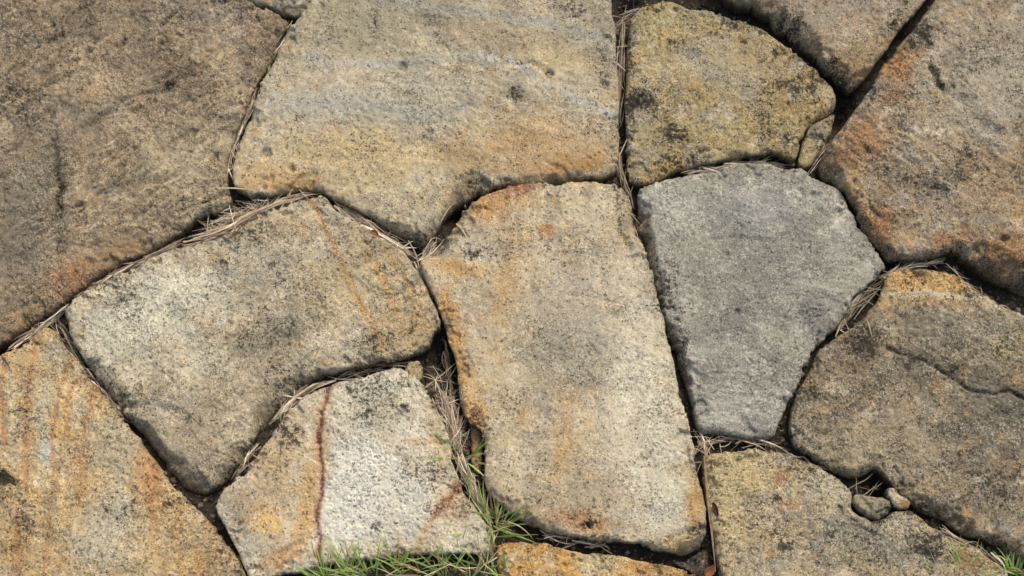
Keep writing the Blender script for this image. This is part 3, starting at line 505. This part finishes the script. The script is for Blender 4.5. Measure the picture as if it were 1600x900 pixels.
# ------------------------------------------------------------------ loose pebbles
def pebble(label, outline, **kw):
    o = stone(label, outline, name='pebble', parent=False, wear=0.5, grain=0.8, step=1.2, **kw)
    return tag(o, label, 'pebble', 'pebbles in the joint')
pebble('oval greenish-grey pebble lying in the notch of the speckled slab', [(1332, 774), (1345, 771), (1362, 773), (1380, 776), (1390, 786), (1391, 798), (1382, 808), (1366, 811), (1352, 804), (1339, 795), (1331, 786)],
  h=6, r=14, skirt=60, seed=171, flat=9, rough=1.0, warp=0.7, dark=0.3, pal=((140, 132, 102), (160, 150, 118)), grooves=(([(1346, 780), (1356, 790), (1360, 796)], 2.5, 4, 0.3),))
pebble('small pale pebble with an orange end beside the oval one', [(1384, 763), (1393, 762), (1404, 769), (1416, 777), (1422, 786), (1418, 795), (1406, 795), (1396, 788), (1388, 776)],
  h=5, r=9, skirt=60, seed=173, flat=6, warp=0.6, dark=0.25, pal=((172, 156, 122), (192, 178, 146)), blobs=((1414, 790, 10, 7, 0, (164, 116, 56), 0.9),))

# ------------------------------------------------------------------ grit lying in the joints
G = np.random.default_rng(5)
gu, gv = G.uniform(-80, 1680, 42000), G.uniform(-60, 960, 42000)
free = np.ones(len(gu), bool)
for pts in OUTLINES: free &= polydist(gu, gv, pts) < -1
gu, gv = gu[free][:3200], gv[free][:3200]; gz = bed_z(gu, gv)
BOX = np.array([(-1, -1, -1), (1, -1, -1), (1, 1, -1), (-1, 1, -1), (-1, -1, 1), (1, -1, 1), (1, 1, 1), (-1, 1, 1)], float)
BQ = np.array([(0, 3, 2, 1), (4, 5, 6, 7), (0, 1, 5, 4), (1, 2, 6, 5), (2, 3, 7, 6), (3, 0, 4, 7)])
n = len(gu); sz = G.uniform(0.9, 2.2, n) * np.where(G.random(n) < 0.1, 2.2, 1); a = G.uniform(0, 6.3, n)
v = BOX[None] * sz[:, None, None] * G.uniform(0.5, 1.2, (n, 8, 3)); v[:, 4:, :2] *= 0.7; v[:, :, 2] *= 0.7
ca, sa = np.cos(a)[:, None], np.sin(a)[:, None]; X, Y = P(gu, gv)
v = np.stack([(v[..., 0] * ca - v[..., 1] * sa) / 1000 + X[:, None], (v[..., 0] * sa + v[..., 1] * ca) / 1000 + Y[:, None], (v[..., 2] + gz[:, None] + 1) / 1000], -1)
cols = np.array([lin(c) for c in ((120, 100, 72), (90, 76, 56), (150, 132, 100), (70, 62, 50), (160, 150, 128))])[G.integers(0, 5, n)] * G.uniform(0.5, 1, (n, 1))
cols = np.concatenate([np.repeat(cols, 8, 0), np.ones((n * 8, 1))], 1)
tag(mesh_from('gravel', v.reshape(-1, 3), (BQ[None] + 8 * np.arange(n)[:, None, None]).reshape(-1, 4), M_STONE, None, {'tint': ('FLOAT_COLOR', cols), 'dark': ('FLOAT', np.full(n * 8, 0.2)), 'pale': ('FLOAT', np.zeros(n * 8)), 'grain': ('FLOAT', np.full(n * 8, 0.6))}, False),
    'fine brown grit lying on the soil in the joints', 'gravel', None, 'stuff')

# ------------------------------------------------------------------ straw and grass
def strand(path, width, z0, z1, arch=0, fold=0.25, taper=(0.6, 0.15)):
    """a thin folded ribbon along a path of traced points; returns verts, quads"""
    path = np.asarray(path, float); n = len(path)
    X, Y = P(path[:, 0], path[:, 1]); t = np.linspace(0, 1, n)
    z = (z0 + (z1 - z0) * t + arch * 4 * t * (1 - t)) / 1000
    p = np.stack([X, Y, z], 1); tg = np.gradient(p, axis=0); tg /= np.linalg.norm(tg, axis=1)[:, None] + 1e-9
    sd = np.cross(tg, [0, 0, 1.0]); sd /= np.linalg.norm(sd, axis=1)[:, None] + 1e-9
    w = width / 2000 * np.where(t < 0.3, taper[0] + (1 - taper[0]) * t / 0.3, 1 - (1 - taper[1]) * np.clip((t - 0.55) / 0.45, 0, 1))
    up = np.cross(sd, tg); up[up[:, 2] < 0] *= -1
    vs = np.stack([p - sd * w[:, None], p + up * (fold * w)[:, None], p + sd * w[:, None]], 1).reshape(-1, 3)
    i = np.arange(n - 1) * 3
    q = np.concatenate([np.stack([i, i + 1, i + 4, i + 3], 1), np.stack([i + 1, i + 2, i + 5, i + 4], 1)])
    return vs, q
STRAW_C = [(176, 160, 132), (198, 184, 156), (150, 130, 104), (206, 194, 168), (118, 96, 74), (180, 156, 128), (164, 150, 124), (104, 88, 70), (140, 128, 106)]
def resample(path, n):
    path = np.asarray(path, float); s = np.concatenate([[0], np.cumsum(np.hypot(*np.diff(path, axis=0).T))])
    q = np.linspace(0, s[-1], n); return np.stack([np.interp(q, s, path[:, 0]), np.interp(q, s, path[:, 1])], 1), s[-1]
def straw(label, path, n, spread=4, length=(40, 110), z=-6, zj=7, w=(1.6, 3.4), stray=0.18, seed=1, bright=1.0):
    stray = stray * 0.8 + 0.2; bright *= 1.5; spread *= 0.8; z -= 3
    R = random.Random(seed); pp, L = resample(path, 220); vs, qs, cs, base = [], [], [], 0
    for k in range(int(n * 0.78)):
        ln = min(R.uniform(*length) * R.choice((0.45, 0.8, 1.0)), L * 0.9); s0 = R.uniform(-ln * 0.15, L - ln * 0.85); m = 9
        ss = np.clip(np.linspace(s0, s0 + ln, m) / L * 219, 0, 219); i0 = ss.astype(int); i1 = np.minimum(i0 + 1, 219); f = (ss - i0)[:, None]
        p = pp[i0] * (1 - f) + pp[i1] * f
        tg = np.gradient(p, axis=0) + 1e-6; nm = np.stack([-tg[:, 1], tg[:, 0]], 1); nm /= np.linalg.norm(nm, axis=1)[:, None] + 1e-9
        t = np.linspace(0, 1, m); off = R.gauss(0, spread) + R.gauss(0, spread * 1.1) * (t - 0.5) * 2 + R.gauss(0, 5) * np.clip(t - 0.7, 0, 1) * R.choice((0, 3)) + R.gauss(0, 1.5) * np.sin(t * 3.1 + R.random() * 6)
        if R.random() < stray:
            a = R.gauss(0, 0.75); c = p[4]; d = R.uniform(10, 30); tl = np.linspace(-1, 1, m)[:, None]
            dr = tg[4] / np.linalg.norm(tg[4]); dr = np.array([dr[0] * math.cos(a) - dr[1] * math.sin(a), dr[0] * math.sin(a) + dr[1] * math.cos(a)])
            p = c + tl * d * dr + nm * (R.gauss(0, 3) * (1 - tl ** 2))
        p = p + nm * off[:, None]
        zz = z + R.uniform(-zj, zj * 0.4)
        v, q = strand(p, R.uniform(*w) * R.choice((0.3, 0.42, 0.55, 0.7, 1.0)), zz + R.uniform(-3, 3), zz + R.uniform(-3, 3), R.uniform(-2, 4))
        c = lin(R.choice(STRAW_C)) * R.uniform(0.62, 1.15) * bright
        vs.append(v); qs.append(q + base); base += len(v); cs.append(np.tile(np.append(c, 1), (len(v), 1)))
    o = mesh_from('dry_straw', np.concatenate(vs), np.concatenate(qs), M_STRAW, None, {'tint': ('FLOAT_COLOR', np.concatenate(cs))})
    return tag(o, label, 'straw', 'straw packed in the joints', 'stuff')

straw('dry straw beside the cream slab, along its slanting end', [(455, 30), (440, 62), (428, 88), (414, 114), (404, 132)], 34, 3.5, (25, 70), -4, seed=1)
straw('thin line of straw between brown and cream slabs', [(402, 130), (392, 165), (377, 198), (364, 232), (358, 262), (357, 282)], 44, 2.0, (40, 110), -3, 5, seed=2, stray=0.05)
straw('thick matted nest of straw at the joint of three slabs', [(310, 362), (340, 350), (370, 336), (400, 322), (425, 312)], 190, 9, (20, 60), -6, 10, (1.2, 2.6), stray=0.6, seed=3)
straw('twisted rope of straw above the tan slab with the thin vein', [(285, 376), (330, 366), (365, 352), (400, 332), (440, 314), (475, 303), (505, 303)], 120, 3.5, (60, 150), -2, 6, (1.8, 4.0), stray=0.05, seed=4)
straw('narrow straw line between brown slab and veined tan slab', [(100, 470), (135, 452), (170, 430), (205, 412), (248, 391), (290, 372)], 90, 3.0, (40, 120), -4, 6, seed=5, stray=0.08)
straw('wisp of straw trailing away below the brown slab', [(4, 548), (30, 530), (58, 508), (82, 490), (104, 470)], 60, 3.2, (40, 90), -5, 6, seed=6, stray=0.1)
straw('straw strip running down above the golden slab', [(84, 496), (98, 520), (112, 545), (128, 572), (145, 594), (165, 618), (185, 642), (200, 662)], 70, 2.8, (40, 110), -8, 6, seed=7, stray=0.06)
straw('straw bundle above the corner of the tall tan slab', [(520, 318), (548, 334), (580, 352), (612, 374), (640, 394), (656, 402)], 120, 5, (40, 100), -5, 8, (1.6, 3.6), stray=0.2, seed=8)
straw('forked straw ends below the cream slab', [(655, 404), (664, 392), (676, 380), (684, 368)], 26, 3, (18, 40), -6, 5, seed=9)
straw('fine straw between veined tan slab and tall tan slab', [(650, 402), (655, 420), (664, 440), (676, 462), (686, 488)], 26, 1.6, (30, 80), -8, 5, seed=10, stray=0.05)
straw('straw edging the dark hollow beside the tall tan slab', [(690, 520), (697, 550), (703, 590), (710, 625)], 30, 3, (40, 90), -14, 6, seed=12, bright=0.55)
straw('few crossed straws over the dark hollow', [(650, 562), (668, 575), (682, 592), (698, 606)], 9, 7, (30, 60), -6, 4, (1.2, 2.2), stray=0.5, seed=13)
straw('broad pale straw wad beside the whitish slab', [(690, 608), (697, 630), (704, 655), (710, 680), (716, 705)], 300, 7, (25, 80), -6, 9, (1.0, 2.6), stray=0.3, seed=14)
straw('straw band leading to the grass beside the whitish slab', [(712, 700), (722, 728), (735, 755), (748, 785), (760, 812)], 180, 4.5, (30, 90), -7, 8, (1.0, 2.6), stray=0.12, seed=15)
straw('short pale straw under the grass clump', [(762, 812), (765, 840), (768, 865), (770, 890)], 40, 3, (25, 60), -8, 6, seed=16)
straw('thin straw between veined tan slab and whitish slab', [(655, 560), (620, 566), (580, 574), (540, 582), (515, 590)], 46, 2.4, (30, 70), -8, 5, seed=17, bright=0.8)
straw('straw lining the upper left edge of the whitish slab', [(522, 590), (490, 600), (465, 614), (440, 640), (420, 662)], 80, 3.2, (35, 90), -7, 6, seed=18, stray=0.05)
straw('loose straws near the point of the veined tan slab', [(402, 690), (388, 708), (372, 728), (356, 748)], 34, 4, (40, 70), -8, 6, (1.4, 2.6), seed=19, stray=0.1)
straw('dark straw in the upright joint beside the cream slab', [(974, 15), (972, 60), (969, 110), (968, 160), (968, 200)], 55, 3.4, (50, 130), -6, 7, seed=20, stray=0.08, bright=0.62)
straw('straw tuft in the hole at the top of the upright joint', [(966, 40), (976, 25), (990, 14), (1010, 4)], 40, 5, (25, 60), -14, 8, seed=21, stray=0.4, bright=0.6)
straw('straw wisps at the lower end of the upright joint', [(967, 225), (968, 255), (974, 280), (983, 300), (988, 330), (1002, 370)], 44, 3, (30, 70), -7, 6, seed=22, stray=0.15, bright=0.75)
straw('reddish straw above the grey slab', [(1065, 270), (1100, 263), (1140, 256), (1180, 251), (1215, 250), (1240, 254)], 80, 2.6, (40, 90), -6, 5, seed=23, stray=0.05, bright=0.72)
straw('straw tuft at the tip of the chipped yellow stone', [(1290, 220), (1280, 245), (1270, 262), (1266, 275)], 18, 2, (16, 40), -6, 4, (1, 2), seed=24, stray=0.3, bright=0.8)
straw('straw fan between the grey slab and the cracked slab', [(1300, 518), (1318, 494), (1340, 470), (1362, 450), (1380, 434)], 70, 5, (40, 90), -5, 8, (1.6, 3.6), stray=0.12, seed=25, bright=0.72)
straw('straw rope below the rust-stained boulder', [(1376, 434), (1400, 422), (1430, 414), (1460, 408), (1478, 404)], 80, 3.2, (40, 90), -3, 5, seed=26, stray=0.06, bright=0.75)
straw('thin straw along the upper right edge of the cracked slab', [(1478, 410), (1500, 430), (1530, 452), (1560, 476), (1610, 494)], 22, 3, (40, 80), -8, 5, (1.2, 2.4), seed=27, stray=0.25, bright=0.62)
straw('straw below the grey slab', [(1092, 690), (1120, 686), (1150, 684), (1185, 688), (1215, 694), (1232, 704)], 60, 3, (30, 80), -7, 5, seed=28, stray=0.15)
straw('straw knot at the lower corner of the grey slab', [(1090, 665), (1098, 685), (1104, 705), (1106, 730)], 28, 4, (25, 60), -7, 6, seed=29, stray=0.35)
straw('straw along the lower left edge of the cracked slab', [(1225, 700), (1250, 714), (1280, 730), (1300, 742)], 24, 1.6, (25, 60), -8, 4, seed=30, stray=0.05, bright=0.7)
straw('few rusty straws above the oval pebble', [(1328, 762), (1345, 758), (1365, 758), (1385, 764)], 12, 4, (20, 45), -8, 5, (1, 2), seed=31, stray=0.3, bright=0.6)
straw('sparse straw in the joint beyond the small pebble', [(1460, 818), (1490, 836), (1520, 850), (1550, 866), (1580, 884)], 30, 2.5, (40, 80), -8, 4, (1.2, 2.6), seed=32, stray=0.1, bright=0.8)
straw('pale straw under the tall tan slab', [(838, 836), (865, 834), (890, 840), (925, 848), (955, 852)], 30, 2.6, (25, 70), -10, 4, seed=33, stray=0.15)

def stalk(label, path, w, z0, z1, colr, arch=1.5):
    p, _ = resample(chaikin(path)[1:-2] if len(path) > 3 else path, 16)
    v, q = strand(p, w, z0, z1, arch, 0.35, (0.7, 0.25))
    o = mesh_from('straw_stalk', v, q, M_STRAW, None, {'tint': ('FLOAT_COLOR', np.tile(np.append(lin(colr), 1), (len(v), 1)))})
    return tag(o, label, 'straw', 'single straw stalks')
stalk('pale straw lying flat from the brown slab onto the cream slab', [(318, 294), (345, 296), (375, 297), (402, 301)], 2.4, 5, 6, (206, 186, 140))
stalk('short pale straw lying on the corner of the tall tan slab', [(713, 350), (722, 360), (731, 378)], 3, 2, 10, (204, 182, 146))
stalk('long flat brown stalk beside the speckled slab', [(1098, 676), (1101, 720), (1106, 780), (1112, 830), (1120, 905)], 3.6, 0, -3, (156, 130, 104), 2)
stalk('thin straw bowed along the edge of the cream slab', [(684, 362), (690, 345), (700, 328), (714, 312)], 2.0, 2, 0, (190, 164, 128))
stalk('whitish straw at the lower right corner', [(1535, 850), (1550, 866), (1566, 880), (1572, 894)], 3, 2, 1, (206, 194, 168))
stalk('thin straw lying on the cracked slab below the straw fan', [(1352, 500), (1357, 515), (1362, 530)], 2.2, 8, 5, (176, 156, 120))

GREENS = [(136, 162, 78), (150, 176, 92), (116, 144, 62), (164, 184, 106), (140, 164, 82)]
DRY = [(190, 170, 126), (170, 142, 98), (204, 186, 146)]
def tuft(label, roots, n, lens, spread_dir, seed, dryfrac=0.2, w=(1.7, 3.5), rise=(0.35, 1.0), zbase=-18):
    R = random.Random(seed); cu = sum(r[0] for r in roots) / len(roots); cv = sum(r[1] for r in roots) / len(roots)
    bx, by = P(cu, cv)
    e = bpy.data.objects.new('grass_tuft', None); C.objects.link(e); e.location = (float(bx), float(by), zbase / 1000); e.empty_display_size = 0.02
    tag(e, label, 'grass', 'grass tufts in the joints')
    for k in range(n):
        ru, rv = R.choice(roots); ru += R.gauss(0, 6); rv += R.gauss(0, 3)
        a = math.radians(R.gauss(*spread_dir)); L = R.uniform(*lens); m = 8; t = np.linspace(0, 1, m)
        bend = R.gauss(0, 0.35); aa = a + bend * t; el = R.uniform(*rise)
        rr_ = np.cumsum(np.cos(aa)) / m * L, np.cumsum(np.sin(aa)) / m * L
        x0, y0 = P(ru, rv)
        hz = el * L * (1.25 * t - R.uniform(0.35, 0.95) * t * t)
        p = np.stack([x0 + rr_[0] / 1000, y0 + rr_[1] / 1000, (zbase + hz + 4 * t) / 1000], 1)
        tg = np.gradient(p, axis=0); tg /= np.linalg.norm(tg, axis=1)[:, None]
        sd = np.cross(tg, [math.sin(k) * 0.3, math.cos(k) * 0.3, 1.0]); sd /= np.linalg.norm(sd, axis=1)[:, None]; up = np.cross(sd, tg)
        dry = R.random() < dryfrac
        wd = R.uniform(*w) / 2000 * (0.6 if dry else 1) * np.clip(np.minimum(0.6 + 2 * t, 1.02 - t ** 2.2), 0.04, 1)
        vs = np.stack([p - sd * wd[:, None], p + up * (0.3 * wd)[:, None], p + sd * wd[:, None]], 1).reshape(-1, 3) - np.array(e.location)
        i = np.arange(m - 1) * 3; q = np.concatenate([np.stack([i, i + 1, i + 4, i + 3], 1), np.stack([i + 1, i + 2, i + 5, i + 4], 1)])
        c = lin(R.choice(DRY if dry else GREENS)) * R.uniform(0.9, 1.6)
        tip = np.repeat(t ** 3, 3)[:, None]; cc = c * (1 - 0.35 * tip) + lin((190, 168, 110)) * 0.35 * tip
        mesh_from('blade', vs, q, M_GRASS, e, {'tint': ('FLOAT_COLOR', np.concatenate([cc, np.ones((len(cc), 1))], 1))})
    return e
tuft('broad clump of green grass under the red-brown vein', [(495, 902), (520, 898), (550, 896), (580, 896), (610, 897), (635, 898), (545, 906), (580, 907), (510, 908), (610, 907)], 85, (28, 68), (97, 52), 1, 0.15, zbase=-9, rise=(0.3, 1.0))
tuft('grass growing along the foot of the whitish slab near the lower edge', [(660, 894), (685, 892), (705, 894), (735, 894), (760, 896), (690, 904), (730, 906), (790, 902), (700, 880), (725, 880), (750, 882), (650, 882), (620, 884)], 90, (24, 62), (97, 60), 2, 0.45, zbase=-9, rise=(0.3, 0.95))
tuft('spiky grass clump at the meeting of whitish, tan and yellow stones', [(768, 815), (775, 825), (765, 835), (782, 812)], 48, (28, 80), (60, 75), 3, 0.45)
tuft('few long green blades rising from the straw band', [(724, 705), (727, 715)], 10, (45, 90), (40, 95), 4, 0.0)
tuft('few thin grass blades beside the golden slab at the lower edge', [(408, 905), (414, 908)], 6, (32, 60), (110, 22), 5, 0.3)
tuft('grass clump in front of the speckled slab at the corner', [(1480, 906), (1500, 905), (1520, 908), (1510, 902)], 32, (30, 65), (85, 35), 6, 0.3)
tuft('dense short green grass below the point of the cracked slab', [(1585, 896), (1598, 894), (1610, 900)], 36, (20, 50), (95, 40), 7, 0.1)

# ------------------------------------------------------------------ fallen leaves
M_DARKLEAF = simple('dark_red_leaf', (0.035, 0.012, 0.008, 1), (0.10, 0.030, 0.018, 1), 130, rough=0.5, bump=0.3, bd=0.001)
def leaf(label, cu, cv, L, Wd, ang, z, curl=6, mat=None):
    n, m = 13, 7; t = np.linspace(0, 1, n)[:, None]; s = np.linspace(-1, 1, m)[None, :]
    w = Wd * np.sin(np.pi * t ** 0.85) ** 0.8 + 0.3
    lx = (t - 0.5) * L + 0 * s; ly = s * w; lz = curl * (s ** 2) * np.sin(np.pi * t) + curl * 0.5 * (t - 0.5) ** 2 * 4 - 1.0 * np.exp(-(s / 0.12) ** 2)
    ca, sa = math.cos(ang), math.sin(ang); u = cu + lx * ca - ly * sa; v = cv + lx * sa + ly * ca
    X, Y = P(u, v); idx = np.arange(n * m).reshape(n, m)
    q = np.stack([idx[:-1, :-1], idx[1:, :-1], idx[1:, 1:], idx[:-1, 1:]], -1).reshape(-1, 4)
    o = mesh_from('dry_leaf', np.stack([X.ravel(), Y.ravel(), (z + lz).ravel() / 1000], 1), q, mat or M_LEAF)
    so = o.modifiers.new('thickness', 'SOLIDIFY'); so.thickness = 0.0004
    return tag(o, label, 'leaf', 'fallen leaves')
leaf('curled orange-brown leaf beside the dark wet stone', 1109, 893, 22, 7, -0.9, -2, 5)
leaf('small brown leaf caught in the straw bundle', 586, 366, 14, 4, 0.5, 4, 3)
leaf('thin dark red leaf on the yellow part of the speckled slab', 1117, 797, 24, 3.6, 1.2, 5, 3, M_DARKLEAF)
